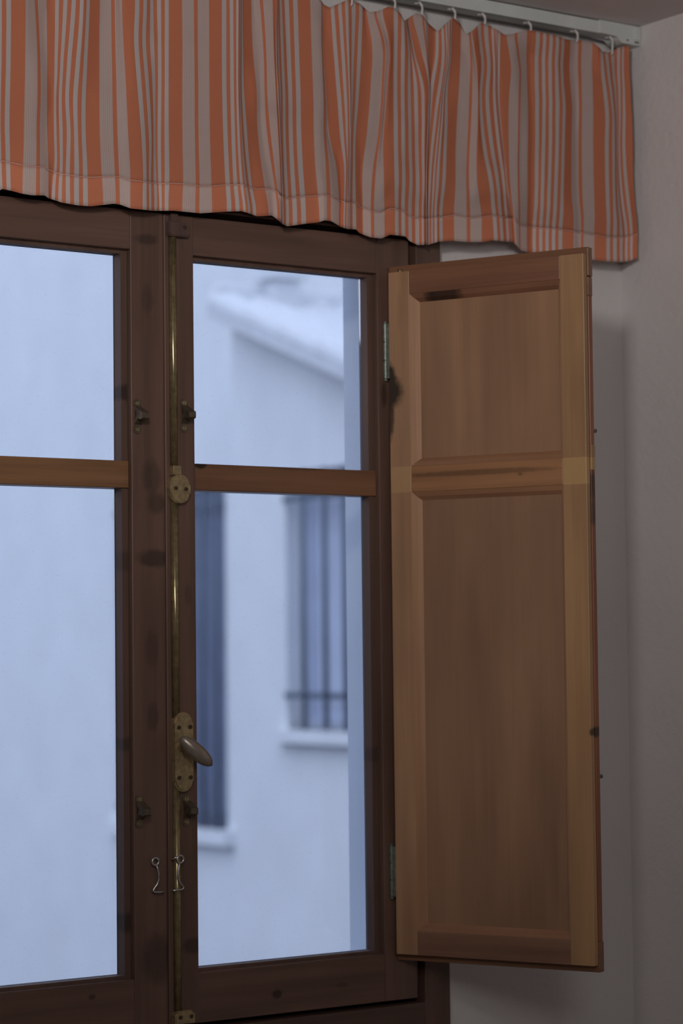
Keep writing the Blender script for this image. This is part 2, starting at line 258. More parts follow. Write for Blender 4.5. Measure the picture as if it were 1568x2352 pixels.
# ================================================================== ROOM SHELL
XC = 0.909; ZC = 2.557; WY = 0.02          # right corner, ceiling height, inner face of the window wall
XL, YB = -3.2, -5.0
HX0, HX1, HZ0, HZ1 = -0.533, 0.497, 0.880, 2.205
YO = 0.262                                 # outer face of the window wall
def struct(o): o['kind'] = 'structure'; return o
struct(boxes('wall_back', [((-12, WY, -2.6), (HX0, YO, 3.6)), ((HX1, WY, -2.6), (3.2, YO, 3.6)),
       ((HX0, WY, HZ1), (HX1, YO, 3.6)), ((HX0, WY, -2.6), (HX1, YO, HZ0))], M_WALL))
struct(box('wall_right', (XC, YB, 0), (XC + 0.2, WY, ZC + 0.15), M_WALL))
struct(box('wall_left', (XL - 0.2, YB, 0), (XL, WY, ZC + 0.15), M_WALL))
struct(box('wall_front', (XL - 0.2, YB - 0.2, 0), (XC + 0.2, YB, ZC + 0.15), M_WALL))
struct(box('ceiling', (XL, YB, ZC), (XC, WY, ZC + 0.15), M_CEIL))
struct(box('floor', (XL - 0.2, YB - 0.2, -0.15), (XC + 0.2, WY, 0), M_FLOOR))

struct(box('trim_2', (0.4925, 0.0705, HZ0), (0.4968, YO + 0.0005, HZ1), M_REVEAL))       # outer reveal, its blue-grey shade put into the plaster colour

# ------------------------------------------------------------------ fixed window frame
win = struct(empty('window_1', (0, 0, 0)))
WJ = wood('jamb_timber', sc(DARK, 0.8), 'z', off=3.1); WH = wood('head_timber', sc(DARK, 0.6), 'x', off=5.3)
box('frame_jamb', (0.447, -0.006, HZ0), (HX1, 0.07, HZ1), WJ, win, 0.0015)
box('frame_jamb', (HX0, -0.006, HZ0), (-0.483, 0.07, HZ1), WJ, win, 0.0015)
box('frame_head', (-0.4825, -0.006, 2.160), (0.4465, 0.07, HZ1), WH, win, 0.0015)
box('frame_sill', (-0.4825, -0.008, HZ0), (0.4465, 0.07, 0.938), WH, win, 0.0015)
box('frame_rebate', (0.4300, 0.0465, 0.938), (0.4468, 0.068, 2.160), WJ, win)
box('frame_rebate', (-0.4828, 0.0465, 0.938), (-0.4660, 0.068, 2.160), WJ, win)
box('frame_rebate', (-0.4655, 0.0465, 2.144), (0.4295, 0.068, 2.160), WH, win)
box('frame_rebate', (-0.4655, 0.0465, 0.938), (0.4295, 0.068, 0.953), WH, win)

# ------------------------------------------------------------------ casements
ZT, ZB = 2.152, 0.945            # outer edges of the sash
RT, RB = 2.0930, 1.0190          # rebate of the shutter
PT, PB = 2.0870, 1.0240          # glass opening
def bead(bm, x0, x1, z0, z1, px0, px1, pz0, pz1, y0, y1):
    addbox(bm, (x0, y0, z0), (px0, y1, z1)); addbox(bm, (px1, y0, z0), (x1, y1, z1))
    addbox(bm, (px0, y0, pz1), (px1, y1, z1)); addbox(bm, (px0, y0, z0), (px1, y1, pz0))
def casement(x0, x1, rx0, rx1, px0, px1, mats, label):
    """x0..x1 outer edges, rx rebate edges, px glass edges"""
    c = empty('window_casement', ((x0 + x1) / 2, 0.0, ZB)); tag(c, label, 'window')
    off = Vector(c.location)
    def B(name, a, b, mat, bevel=0.0012, parent=c):
        o = box(name, Vector(a) - off, Vector(b) - off, mat, None, bevel)
        o.parent = parent; return o
    sm, rm, bm_, mm = mats
    B('stile', (x0, 0, ZB), (rx0, 0.045, ZT), sm[0]); B('stile', (rx1, 0, ZB), (x1, 0.045, ZT), sm[1])
    B('rail', (rx0, 0.0004, RT), (rx1, 0.045, ZT), rm[0]); B('rail', (rx0, 0.0004, ZB), (rx1, 0.045, RB), rm[1])
    b = bmesh.new(); bead(b, rx0 - off.x, rx1 - off.x, RB - off.z, RT - off.z, px0 - off.x, px1 - off.x, PB - off.z, PT - off.z, 0.012, 0.0345)
    finish(b, 'glazing_bead', bm_, c)
    B('glazing_bar', (rx0, 0.008, 1.738), (rx1, 0.045, 1.7784), mm, 0.0015)
    B('pane', (px0, 0.030, 1.7784), (px1, 0.034, PT), M_GLASS, 0); B('pane', (px0, 0.030, PB), (px1, 0.034, 1.738), M_GLASS, 0)
    return c, off
zb = ZB
# local coordinates of knots are relative to each casement's origin
cL = (-0.474 - 0.0215) / 2; cR = (-0.0205 + 0.437) / 2
def wk(name, ax, cx, knots=(), col=DARK, off=0.0, **k):
    return wood(name, col, ax, knots=[(x - cx, z - zb, rx, rz, s) for x, z, rx, rz, s in knots], off=off, **k)
sL = wk('left_stile_timber', 'z', cL, [(-0.040, 1.634, 0.030, 0.013, 0.6), (-0.045, 1.755, 0.016, 0.024, 0.4), (-0.036, 1.716, 0.016, 0.016, 0.45), (-0.046, 1.50, 0.012, 0.03, 0.3),
        (-0.040, 1.045, 0.028, 0.035, 0.5), (-0.05, 2.11, 0.02, 0.008, 0.5), (-0.05, 2.02, 0.01, 0.02, 0.3), (-0.045, 1.40, 0.01, 0.02, 0.35)], off=1.3)
sL2 = wk('left_outer_stile_timber', 'z', cL, off=7.7)
rLt = wk('left_rail_timber', 'x', cL, off=2.2); rLb = wk('left_bottom_rail_timber', 'x', cL, [(-0.15, 1.0, 0.006, 0.004, 0.6)], off=9.2)
bL = wk('left_bead_timber', 'z', cL, [(-0.08, 1.880, 0.02, 0.012, 0.7), (-0.08, 1.63, 0.02, 0.015, 0.4), (-0.08, 1.10, 0.02, 0.015, 0.6), (-0.08, 1.36, 0.02, 0.01, 0.5)], sc(DARK, 0.85), off=4.4, rough=0.6)
mL = wk('left_glazing_bar_timber', 'x', cL, col=(0.33, 0.17, 0.08), off=6.1)
casL, oL = casement(-0.474, -0.0215, -0.474 + 0.06, -0.0785, -0.474 + 0.071, -0.0886, ((sL2, sL), (rLt, rLb), bL, mL),
    'left dark wooden casement at the left edge of view, without a brass bolt')
sR = wk('meeting_stile_timber', 'z', cR, [(0.02, 1.06, 0.02, 0.012, 0.6), (0.015, 1.58, 0.006, 0.015, 0.3)], sc(DARK, 0.95), off=11.0)
sR2 = wk('hinge_stile_timber', 'z', cR, [(0.385, 1.90, 0.006, 0.02, 0.5)], sc(DARK, 0.9), off=13.0)
rRt = wk('right_top_rail_timber', 'x', cR, off=12.1)
rRb = wk('right_bottom_rail_timber', 'x', cR, [(0.17, 0.975, 0.009, 0.007, 0.75), (0.395, 0.985, 0.006, 0.005, 0.6), (0.29, 0.978, 0.012, 0.004, 0.4)], off=15.2)
bR = wk('right_bead_timber', 'z', cR, [(0.37, 1.33, 0.02, 0.012, 0.4)], sc(DARK, 0.88), off=14.4, rough=0.6)
mR = wk('right_glazing_bar_timber', 'x', cR, [(0.045, 1.777, 0.012, 0.006, 0.95), (0.22, 1.778, 0.05, 0.004, 0.4)], col=(0.235, 0.115, 0.062), off=16.1)
casR, oR = casement(-0.0205, 0.437, 0.0297, 0.3735, 0.036, 0.3618, ((sR, sR2), (rRt, rRb), bR, mR),
    'right wooden casement with the brass bolt and handle, beside the open shutter')
# astragal planted on the meeting stile
def at(o, off):                      # shift a mesh built in world coordinates into its casement
    o.data.transform(Matrix.Translation(-off)); return o
at(box('astragal', (-0.0225, -0.0035, ZB + 0.001), (0.0290, 0.0003, ZT - 0.001), sR, casR, 0.0014), oR)

# cremone bolt -------------------------------------------------------
AY = -0.0035
def world_to(o, parent, off): o.parent = parent; return at(o, off)
bm = bmesh.new()
for z0, z1 in ((0.955, 1.300), (1.395, 1.7195), (1.757, 2.1215)):
    prof = [(-0.0145, AY)] + [(-0.00875 - 0.00575 * math.cos(math.pi * q / 14), AY - 0.002 - 0.0056 * math.sin(math.pi * q / 14)) for q in range(15)] + [(-0.0030, AY)]
    a = [bm.verts.new((x, y, z0)) for x, y in prof]; b_ = [bm.verts.new((x, y, z1)) for x, y in prof]
    bm.faces.new(a); bm.faces.new(b_[::-1])
    for i in range(len(prof)): j = (i + 1) % len(prof); bm.faces.new((a[i], a[j], b_[j], b_[i]))
bolt = world_to(finish(bm, 'cremone_bolt', M_BRASS, smooth=True), casR, oR); bolt['label'] = 'brass rod running the full height of the stile'
def plate(name, outline, y0, y1, mat, parent, bev=0.0012):
    bm = bmesh.new(); prism(bm, outline, y0, y1)
    top = [f for f in bm.faces if all(abs(v.co.y - y1) < 1e-6 for v in f.verts)]
    bmesh.ops.bevel(bm, geom=list({e for f in top for e in f.edges}), offset=bev, segments=2, affect='EDGES')
    return world_to(finish(bm, name, mat), parent, oR)
plate('rod_guide', lens(-0.0037, 1.7375, 0.0178, 0.0215, 32, 2.3), AY, -0.0150, M_BRASS2, bolt, 0.002)
plate('rod_collar', [(-0.0150, 1.7585), (-0.0008, 1.7585), (-0.0008, 1.7720), (-0.0150, 1.7720)], AY - 0.001, -0.0142, M_BRASS2, bolt, 0.001)
MG = wk('painted_guide', 'z', cR, col=(0.12, 0.07, 0.06), off=3.3)
plate('top_guide', [(-0.0195, 2.1215), (-0.017, 2.1165), (0.013, 2.1165), (0.0155, 2.1215), (0.0155, 2.138), (-0.0195, 2.138)], AY, -0.0160, MG, bolt, 0.0015)
plate('top_socket', [(-0.0145, 2.138), (-0.002, 2.138), (-0.002, 2.151), (-0.0145, 2.151)], AY, -0.012, MG, bolt, 0.001)
plate('bottom_guide', [(-0.019, 0.949), (0.0155, 0.949), (0.0155, 0.962), (0.009, 0.968), (-0.013, 0.968), (-0.019, 0.962)], AY, -0.0155, M_BRASS2, bolt, 0.002)
for sx, sz, yy in ((-0.0118, 1.7385, -0.015), (0.0060, 1.7375, -0.015), (0.007, 2.131, -0.016), (-0.011, 0.959, -0.0155), (0.008, 0.959, -0.0155)):
    world_to(screw(sx, yy, sz, None), bolt, oR)
out = []
for i in range(17): a = math.pi * i / 16; out.append((-0.0005 + 0.0158 * math.cos(a), 1.3895 + 0.0165 * math.sin(a)))
for i in range(17): a = math.pi + math.pi * i / 16; out.append((-0.0005 + 0.0158 * math.cos(a), 1.3050 + 0.0165 * math.sin(a)))
hp = plate('handle_plate', out, AY, -0.0150, M_BRASS2, bolt, 0.0025)
for sx, sz in ((-0.0095, 1.3835), (0.0100, 1.3840), (-0.0095, 1.3095), (0.0100, 1.3095)):
    world_to(screw(sx, -0.0150, sz, None, 0.0030), bolt, oR)
# spindle and oval lever knob
world_to(tube('spindle', [(-0.004, -0.013, 1.357), (-0.004, -0.019, 1.357), (-0.003, -0.024, 1.357), (-0.003, -0.034, 1.356)], [0.0095, 0.0085, 0.0055, 0.0050], M_BRASS2, None, 14), bolt, oR)
p0 = Vector((-0.0185, -0.036, 1.3690)); p1 = Vector((0.0285, -0.046, 1.3270)); L = []
R_ = []
for i in range(23):
    t = i / 22; L.append(p0.lerp(p1, t)); R_.append(max(0.0004, 0.0118 * (max(0, 1 - abs(2 * t - 0.96) ** 2.3)) ** 0.5))
world_to(tube('handle', L, R_, M_HANDLE, None, 20), bolt, oR)['label'] = 'oval lever knob turned down to the right'

# shutter keepers ----------------------------------------------------
def keeper(x, z, y, parent, off, h=0.050, mirror=1, name='shutter_keeper'):
    bm = bmesh.new()
    for s in (-1, 1):
        prism(bm, lens(x, z + s * (h / 2 - 0.0055), 0.0062, 0.0062, 18), y, y - 0.0016)
    addbox(bm, (x - 0.004, y - 0.0014, z - h / 2 + 0.008), (x + 0.004, y, z + h / 2 - 0.008))
    # tent-shaped arm standing proud of the plate
    pts = [(y - 0.001, z + 0.0155), (y - 0.0100, z + 0.0105), (y - 0.0235, z + 0.0045), (y - 0.0235, z - 0.0040), (y - 0.0200, z - 0.0060), (y - 0.0095, z - 0.0040), (y - 0.001, z - 0.0125),
           (y - 0.001, z - 0.0085), (y - 0.0070, z - 0.0005), (y - 0.0070, z + 0.0045), (y - 0.001, z + 0.0115)]
    prism(bm, pts, x - 0.005, x + 0.007, 'x')
    k = finish(bm, name, M_DKMET, None); k.parent = parent; at(k, off)
    for s in (-1, 1):
        o = screw(x, y - 0.0016, z + s * (h / 2 - 0.0055), None, 0.0030, M_BRASS); o.parent = k; at(o, off)
    return k
keeper(-0.0690, 1.8440, 0.0, casL, oL); keeper(-0.0700, 1.2620, 0.0, casL, oL, 0.047)
keeper(0.0100, 1.8485, AY, casR, oR, 0.049); keeper(0.0085, 1.2600, AY, casR, oR, 0.045)

# little wire hooks --------------------------------------------------
def cabin_hook(x, z, y, s, parent, off):
    ring = [(x + 0.0055 * math.cos(a), y - 0.005, z + 0.0055 * math.sin(a)) for a in [2 * math.pi * i / 18 for i in range(18)]]
    e = tube('cabin_hook', [(x + s * 0.0016, y - 0.005, z - 0.0048), (x + s * 0.003, y - 0.006, z - 0.010), (x + s * 0.0045, y - 0.0065, z - 0.018), (x + s * 0.0045, y - 0.0065, z - 0.027),
            (x + s * 0.002, y - 0.006, z - 0.0335), (x - s * 0.0035, y - 0.006, z - 0.0395), (x - s * 0.0050, y - 0.006, z - 0.0425), (x - s * 0.0015, y - 0.006, z - 0.0445), (x + s * 0.0070, y - 0.006, z - 0.0450), (x + s * 0.0140, y - 0.006, z - 0.0450)],
            0.00165, M_STEEL, None, 8)
    e.parent = parent; at(e, off)
    r = tube('eye', ring, 0.0017, M_STEEL, e, 8, True); at(r, off)
    st = tube('eye_screw', [(x + s * 0.0030, y - 0.0055, z + 0.0045), (x + s * 0.0085, y - 0.003, z + 0.0015), (x + s * 0.011, y + 0.001, z)], 0.0017, M_STEEL, e, 8); at(st, off)
cabin_hook(-0.0455, 1.1880, 0.0, 1, casL, oL)
cabin_hook(-0.0085, 1.1900, AY - 0.006, -1, casR, oR)

# ------------------------------------------------------------------ shutter
SH = 1.14853287
shut = empty('window_shutter', (0.3847, -0.0120, 1.0080), -SH)
tag(shut, 'open brown wooden panelled shutter standing out from the right of the window', 'shutter')
# local: x along the leaf (0 hinge side .. 0.342 free side), y away from viewer, z up
Z0 = 1.0080
def zz(z): return z - Z0
def SW(name, ax, col, off, knots=(), patches=(), **k):
    return wood(name, col, ax, knots=[(x, z - Z0, a, b, s) for x, z, a, b, s in knots], patches=[(a, b, c - Z0, d - Z0, e) for a, b, c, d, e in patches], off=off, **k)
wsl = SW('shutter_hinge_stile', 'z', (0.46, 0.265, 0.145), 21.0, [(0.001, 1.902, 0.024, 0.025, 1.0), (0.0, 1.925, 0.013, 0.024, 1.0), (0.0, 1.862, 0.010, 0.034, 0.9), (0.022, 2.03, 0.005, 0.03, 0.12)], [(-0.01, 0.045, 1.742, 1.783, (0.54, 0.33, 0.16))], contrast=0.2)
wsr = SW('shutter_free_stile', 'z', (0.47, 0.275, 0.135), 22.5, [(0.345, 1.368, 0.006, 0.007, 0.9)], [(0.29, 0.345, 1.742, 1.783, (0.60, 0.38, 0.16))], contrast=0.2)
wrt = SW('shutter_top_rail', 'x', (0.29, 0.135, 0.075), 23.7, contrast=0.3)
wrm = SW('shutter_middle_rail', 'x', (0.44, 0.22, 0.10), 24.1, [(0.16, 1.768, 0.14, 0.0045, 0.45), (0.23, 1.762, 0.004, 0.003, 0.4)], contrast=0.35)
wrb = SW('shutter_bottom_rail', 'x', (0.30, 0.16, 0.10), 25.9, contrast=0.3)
wpl = SW('shutter_ply_panel', 'z', (0.39, 0.22, 0.122), 26.3, contrast=0.13, rough=0.5)
wpl2 = SW('shutter_ply_panel_lower', 'z', (0.36, 0.205, 0.118), 29.3, contrast=0.13, rough=0.5)
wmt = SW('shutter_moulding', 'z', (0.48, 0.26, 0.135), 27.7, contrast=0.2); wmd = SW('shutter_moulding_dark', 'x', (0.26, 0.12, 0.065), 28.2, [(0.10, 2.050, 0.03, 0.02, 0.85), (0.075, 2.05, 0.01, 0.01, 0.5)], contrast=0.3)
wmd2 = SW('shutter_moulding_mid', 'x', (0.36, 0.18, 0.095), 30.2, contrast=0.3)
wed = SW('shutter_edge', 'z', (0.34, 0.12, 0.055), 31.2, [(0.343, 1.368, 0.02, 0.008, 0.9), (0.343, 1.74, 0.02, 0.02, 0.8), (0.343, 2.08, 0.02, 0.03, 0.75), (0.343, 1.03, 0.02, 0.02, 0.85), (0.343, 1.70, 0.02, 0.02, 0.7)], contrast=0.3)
B = lambda n, a, b, m, bv=0.001: box(n, (a[0], a[1], zz(a[2])), (b[0], b[1], zz(b[2])), m, shut, bv)
ZA, ZE = 1.0190, 2.0930
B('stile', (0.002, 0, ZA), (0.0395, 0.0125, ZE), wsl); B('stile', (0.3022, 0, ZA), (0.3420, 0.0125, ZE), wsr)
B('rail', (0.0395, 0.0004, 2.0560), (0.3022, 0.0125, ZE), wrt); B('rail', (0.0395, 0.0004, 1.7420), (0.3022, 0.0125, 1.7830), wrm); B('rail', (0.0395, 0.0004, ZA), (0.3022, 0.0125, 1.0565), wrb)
def mould(z0, z1, mats):
    """four sloping moulding strips round a sunk panel, mitred"""
    x0, x1 = 0.0395, 0.3022; i = 0.0148
    o_ = [(x0, z0), (x1, z0), (x1, z1), (x0, z1)]; n_ = [(x0 + i, z0 + i * 0.82), (x1 - i * 0.4, z0 + i * 0.82), (x1 - i * 0.4, z1 - i * 0.9), (x0 + i, z1 - i * 0.9)]
    for k in range(4):
        j = (k + 1) % 4; bm = bmesh.new()
        P = [(*o_[k], 0.0008), (*o_[j], 0.0008), (*n_[j], 0.0085), (*n_[k], 0.0085), (*o_[k], 0.0120), (*o_[j], 0.0120), (*n_[j], 0.0120), (*n_[k], 0.0120)]
        # a little quirk: middle line stands proud
        mk = ((o_[k][0] * 0.45 + n_[k][0] * 0.55), (o_[k][1] * 0.45 + n_[k][1] * 0.55)); mj = ((o_[j][0] * 0.45 + n_[j][0] * 0.55), (o_[j][1] * 0.45 + n_[j][1] * 0.55))
        V = [bm.verts.new((x, y, zz(z))) for x, z, y in P]; A_ = bm.verts.new((mk[0], 0.0032, zz(mk[1]))); B_ = bm.verts.new((mj[0], 0.0032, zz(mj[1])))
        for f in ((V[0], V[1], B_, A_), (A_, B_, V[2], V[3]), (V[4], V[7], V[6], V[5]), (V[0], V[4], V[5], V[1]), (V[3], V[2], V[6], V[7]), (V[0], A_, V[3], V[7], V[4]), (V[1], V[5], V[6], V[2], B_)): bm.faces.new(f)
        finish(bm, 'moulding', mats[k], shut)
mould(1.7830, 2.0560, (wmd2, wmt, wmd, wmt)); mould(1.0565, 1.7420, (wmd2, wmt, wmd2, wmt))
B('panel', (0.0490, 0.0088, 1.790), (0.2995, 0.0118, 2.049), wpl, 0); B('panel', (0.0490, 0.0088, 1.064), (0.2995, 0.0118, 1.735), wpl2, 0)
# rear leaf with the projecting lip and the free edge
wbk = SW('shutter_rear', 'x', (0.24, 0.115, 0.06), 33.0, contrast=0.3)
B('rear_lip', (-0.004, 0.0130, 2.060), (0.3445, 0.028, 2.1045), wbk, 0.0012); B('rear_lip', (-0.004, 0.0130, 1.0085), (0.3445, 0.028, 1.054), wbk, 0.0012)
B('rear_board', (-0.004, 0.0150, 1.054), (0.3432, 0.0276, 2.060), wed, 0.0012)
B('tenon_end', (0.3418, 0.0135, 1.764), (0.3445, 0.0265, 1.802), wsr, 0.0004)
B('tenon_end', (0.3418, 0.0120, 2.030), (0.3443, 0.0265, 2.058), wrt, 0.0004)
def hinge(z0, z1):
    n = 3; h = (z1 - z0) / n; bm = bmesh.new()
    for k in range(n):
        ra = 0.0045
        prism(bm, lens(-0.0075, 0.0055, ra, ra, 14), zz(z0 + k * h + 0.0006), zz(z0 + (k + 1) * h - 0.0006), 'z')
    addbox(bm, (-0.0065, 0.0020, zz(z0)), (0.0022, 0.0040, zz(z1)))
    o = finish(bm, 'hinge', M_HINGE, shut)
    for z in (z0, z1):
        bm = bmesh.new(); s_ = 1 if z == z1 else -1
        prism(bm, lens(-0.0075, 0.0055, 0.0032, 0.0032, 12), zz(z), zz(z + s_ * 0.004), 'z'); finish(bm, 'hinge_pin', M_HINGE, o)
hinge(1.925, 2.012); hinge(1.108, 1.186)
for z in (1.825, 1.3):
    tube('latch_stud', [(0.338, 0.0275, zz(z)), (0.339, 0.034, zz(z)), (0.3395, 0.039, zz(z))], [0.002, 0.002, 0.0034], M_HINGE, shut, 10)
tube('top_pivot', [(0.018, 0.010, zz(2.0925)), (0.018, 0.010, zz(2.0985))], 0.0035, M_BRASS, shut, 10)

# ------------------------------------------------------------------ curtain track
trk = empty('curtain_track', (0, -0.045, 2.5325)); tag(trk, 'white enamelled curtain track fixed under the ceiling, ending at the right wall', 'curtain rail')
tb = Vector((0, -0.045, 2.5325))
def TB(n, a, b, m, bv=0.0008, par=None):
    o = box(n, Vector(a) - tb, Vector(b) - tb, m, None, bv); o.parent = par or trk; return o
bm = bmesh.new()
prof = [(-0.040, 2.5335), (-0.040, 2.5540), (-0.0375, 2.5552), (-0.0125, 2.5552), (-0.010, 2.5540), (-0.010, 2.5335), (-0.0238, 2.5335), (-0.0238, 2.5345), (-0.0262, 2.5345), (-0.0262, 2.5335)]
prof = [(y - tb.y, z - tb.z) for y, z in prof]
prism(bm, prof, -1.25, 0.852, 'x'); finish(bm, 'rail', M_PLAST, trk)
bm = bmesh.new()
pts = [(0.816, 2.5335), (0.816, 2.5562), (0.9080, 2.5562), (0.9080, 2.5225), (0.868, 2.5225), (0.860, 2.5265), (0.856, 2.5330)]
prism(bm, [(x, z - tb.z) for x, z in pts], -0.0425 - tb.y, -0.008 - tb.y); finish(bm, 'end_bracket', M_PLAST, trk, 0.0012)
TB('bracket_socket', (0.893, -0.0445, 2.5315), (0.9065, -0.0420, 2.5545), M_PLAST); TB('bracket_slot', (0.894, -0.0440, 2.5262), (0.903, -0.0421, 2.5285), M_DKMET, 0)
TB('bracket_slot', (0.876, -0.0432, 2.5275), (0.880, -0.0421, 2.5300), M_DKMET, 0)
TB('ceiling_gap_shade', (-1.25, -0.034, 2.5552), (0.905, -0.014, 2.5568), M_DKMET, 0)  # dark strip standing in for the shade in the gap above the rail

# ------------------------------------------------------------------ striped valance
def lin(xs, ys, x):
    if x <= xs[0]: return ys[0]
    for i in range(1, len(xs)):
        if x <= xs[i]: return ys[i - 1] + (ys[i] - ys[i - 1]) * (x - xs[i - 1]) / max(1e-9, xs[i] - xs[i - 1])
    return ys[-1]
def sm(xs, ys, x):          # Catmull-Rom through the samples down the drop
    n = len(xs)
    if x <= xs[0]: return ys[0]
    if x >= xs[-1]: return ys[-1]
    i = max(j for j in range(n - 1) if xs[j] <= x); h = xs[i + 1] - xs[i]; t = (x - xs[i]) / h
    m0 = (ys[i + 1] - ys[max(i - 1, 0)]) / (xs[i + 1] - xs[max(i - 1, 0)]) * h
    m1 = (ys[min(i + 2, n - 1)] - ys[i]) / (xs[min(i + 2, n - 1)] - xs[i]) * h
    return (2 * t**3 - 3 * t**2 + 1) * ys[i] + (t**3 - 2 * t**2 + t) * m0 + (-2 * t**3 + 3 * t**2) * ys[i + 1] + (t**3 - t**2) * m1
U = [float(u) for u in CU]; TX = [[v / 10000 for v in r] for r in CX]
topx = [p[0] / 10000 for p in TOP]; topz = [p[1] / 10000 for p in TOP]
botx = [p[0] / 10000 for p in BOT]; botz = [p[1] / 10000 for p in BOT]
# cloth left of the picture repeats the gathering of its first two widths
i1 = U.index(205.0); i3 = U.index(615.0)
pre_u, pre_x = [], []
for rep in (3, 2, 1):
    sh_ = [(TX[i3][k] - TX[i1][k]) * rep for k in range(9)]
    for i in range(i1, i3):
        u = U[i] - 410 * rep
        pre_u.append(u); pre_x.append([TX[i][k] - sh_[k] for k in range(9)])
for i in range(i1):      # keep the measured stripes at the very edge of the view
    while pre_u and pre_u[-1] >= U[i] and i == 0: pre_u.pop(); pre_x.pop()
U = pre_u + U; TX = pre_x + TX
# subdivide columns
CU2, CX2 = [], []
for i in range(len(U) - 1):
    n = max(1, int(math.ceil((U[i + 1] - U[i]) / 5.0)))
    for k in range(n):
        t = k / n; CU2.append(U[i] + (U[i + 1] - U[i]) * t); CX2.append([TX[i][j] + (TX[i + 1][j] - TX[i][j]) * t for j in range(9)])
CU2.append(U[-1]); CX2.append(TX[-1])
for _ in range(2):
    CX2 = [CX2[0]] + [[(CX2[i - 1][k] + 2 * CX2[i][k] + CX2[i + 1][k]) / 4 for k in range(9)] for i in range(1, len(CX2) - 1)] + [CX2[-1]]
def ztop(x):
    if x >= topx[0]: return lin(topx, topz, x)
    return 2.513 - 0.010 * (1 - abs(math.cos(x * math.pi / 0.085)))
def zbot(x):
    if x >= botx[0]: return lin(botx, botz, x)
    return 2.151 + 0.003 * math.sin(x * 38)
NR = 44; UNIT = 0.150 / 205
HV = 0.115                                                 # share of the drop taken by the hem
vs_h = [HV * i / 6 for i in range(7)]; vs_c = [HV + (1 - HV) * i / NR for i in range(NR + 1)]
def col_pts(ci, vals):
    out = []; u = CU2[ci]; xs = CX2[ci]
    for v in vals:
        z = 2.15 + 0.36 * v
        for _ in range(3):
            x = sm(CZ, xs, z); z = zbot(x) + (ztop(x) - zbot(x)) * v
        out.append((x, z))
    return out
allv = vs_h + vs_c[1:]
G = [col_pts(i, allv) for i in range(len(CU2))]
# depth of the folds: the cloth keeps its width, so where it is gathered it turns away from the wall plane
nC = len(CU2); nV = len(allv)
Yd = [[0.0] * nV for _ in range(nC)]
for j in range(nV):
    y = 0.0; s = 1; run = 0.0; ys = [0.0]
    for i in range(1, nC):
        du = (CU2[i] - CU2[i - 1]) * UNIT; dx = G[i][j][0] - G[i - 1][j][0]
        sl = math.sqrt(max(0.0, du * du - dx * dx)) if dx < du else 0.0
        ph = CU2[i] / 205 * 2 * math.pi
        s = math.sin(ph * 1.5 + 1.1 + 0.6 * math.sin(ph * 0.37) + 0.35 * allv[j])
        y += min(sl, 0.0016) * (1 if s > 0 else -1); y *= 0.985
        ys.append(y)
    m_ = sum(ys) / len(ys)
    for i in range(nC): Yd[i][j] = max(-0.016, min(0.016, ys[i] - m_))
for _ in range(3):
    Yd = [[(Yd[max(i - 1, 0)][j] + 2 * Yd[i][j] + Yd[min(i + 1, nC - 1)][j] + Yd[i][max(j - 1, 0)] + Yd[i][min(j + 1, nV - 1)]) / 6 for j in range(nV)] for i in range(nC)]
cur = empty('valance_curtain', (0.0, -0.030, 2.15)); tag(cur, 'orange and white striped gathered valance hanging from the track over the window', 'curtain')
co = Vector((0.0, -0.030, 2.15))
CPV = CP
def cpoint(i, j, dy=0.0):
    x, z = G[i][j]; y = -0.030 + Yd[i][j]
    # the drawn outline was measured on the plane y = -0.03: slide along x and z as the fold comes forward
    k = (y + 0.030)
    return Vector((x + k * 0.62, y + dy, z + k * 0.20)) - co
def grid(name, j0, j1, mat, dy=0.0):
    me = bpy.data.meshes.new(name); V = []; F = []; n = j1 - j0 + 1
    for i in range(nC):
        for j in range(j0, j1 + 1): V.append(cpoint(i, j, dy))
    for i in range(nC - 1):
        for j in range(n - 1): a = i * n + j; F.append((a, a + n, a + n + 1, a + 1))
    me.from_pydata(V, [], F); uvl = me.uv_layers.new(name='UVMap')
    for p in me.polygons:
        p.use_smooth = True
        for li in p.loop_indices:
            vi = me.loops[li].vertex_index; uvl.data[li].uv = (CU2[vi // n] / 205 + 10, allv[j0 + vi % n])
    o = link(name, me, mat, cur); md = o.modifiers.new('thickness', 'SOLIDIFY'); md.thickness = 0.0007; md.offset = 0; return o
grid('cloth', 6, nV - 1, M_CLOTH); grid('hem', 0, 6, M_HEM, -0.0003)
# seam stitched along the top of the hem
bm = bmesh.new(); prev = None
for i in range(nC):
    p = cpoint(i, 6, -0.0012)
    a = bm.verts.new(p + Vector((0, 0, 0.0007))); b_ = bm.verts.new(p + Vector((0, -0.0006, 0))); c_ = bm.verts.new(p + Vector((0, 0, -0.0007)))
    if prev: bm.faces.new((prev[0], a, b_, prev[1])); bm.faces.new((prev[1], b_, c_, prev[2]))
    prev = (a, b_, c_)
finish(bm, 'seam', M_THREAD, cur)
def chook(x, z):
    """small S-shaped nylon hook with its slider"""
    t = z - 0.006
    L = [(x - 0.0015, -0.0285, 2.5345), (x - 0.0020, -0.034, 2.5310), (x - 0.0005, -0.036, 2.5275), (x + 0.0020, -0.0345, 2.5245), (x + 0.0030, -0.033, 2.5210), (x + 0.0025, -0.0325, t + 0.004), (x + 0.001, -0.0315, t + 0.0015)]
    h = tube('hook', [Vector(p) - co for p in L], [0.0016, 0.0024, 0.0024, 0.0021, 0.0021, 0.0016, 0.0012], M_PLAST2, cur, 8)
    bm = bmesh.new(); addbox(bm, Vector((x - 0.005, -0.0272, 2.5310)) - co, Vector((x + 0.003, -0.0228, 2.5342)) - co); finish(bm, 'slider', M_PLAST2, h)
for x in (0.389, 0.443, 0.510, 0.572, 0.669, 0.771, 0.849): chook(x, ztop(x))
for k in range(14): chook(0.305 - 0.085 * k, 2.512)

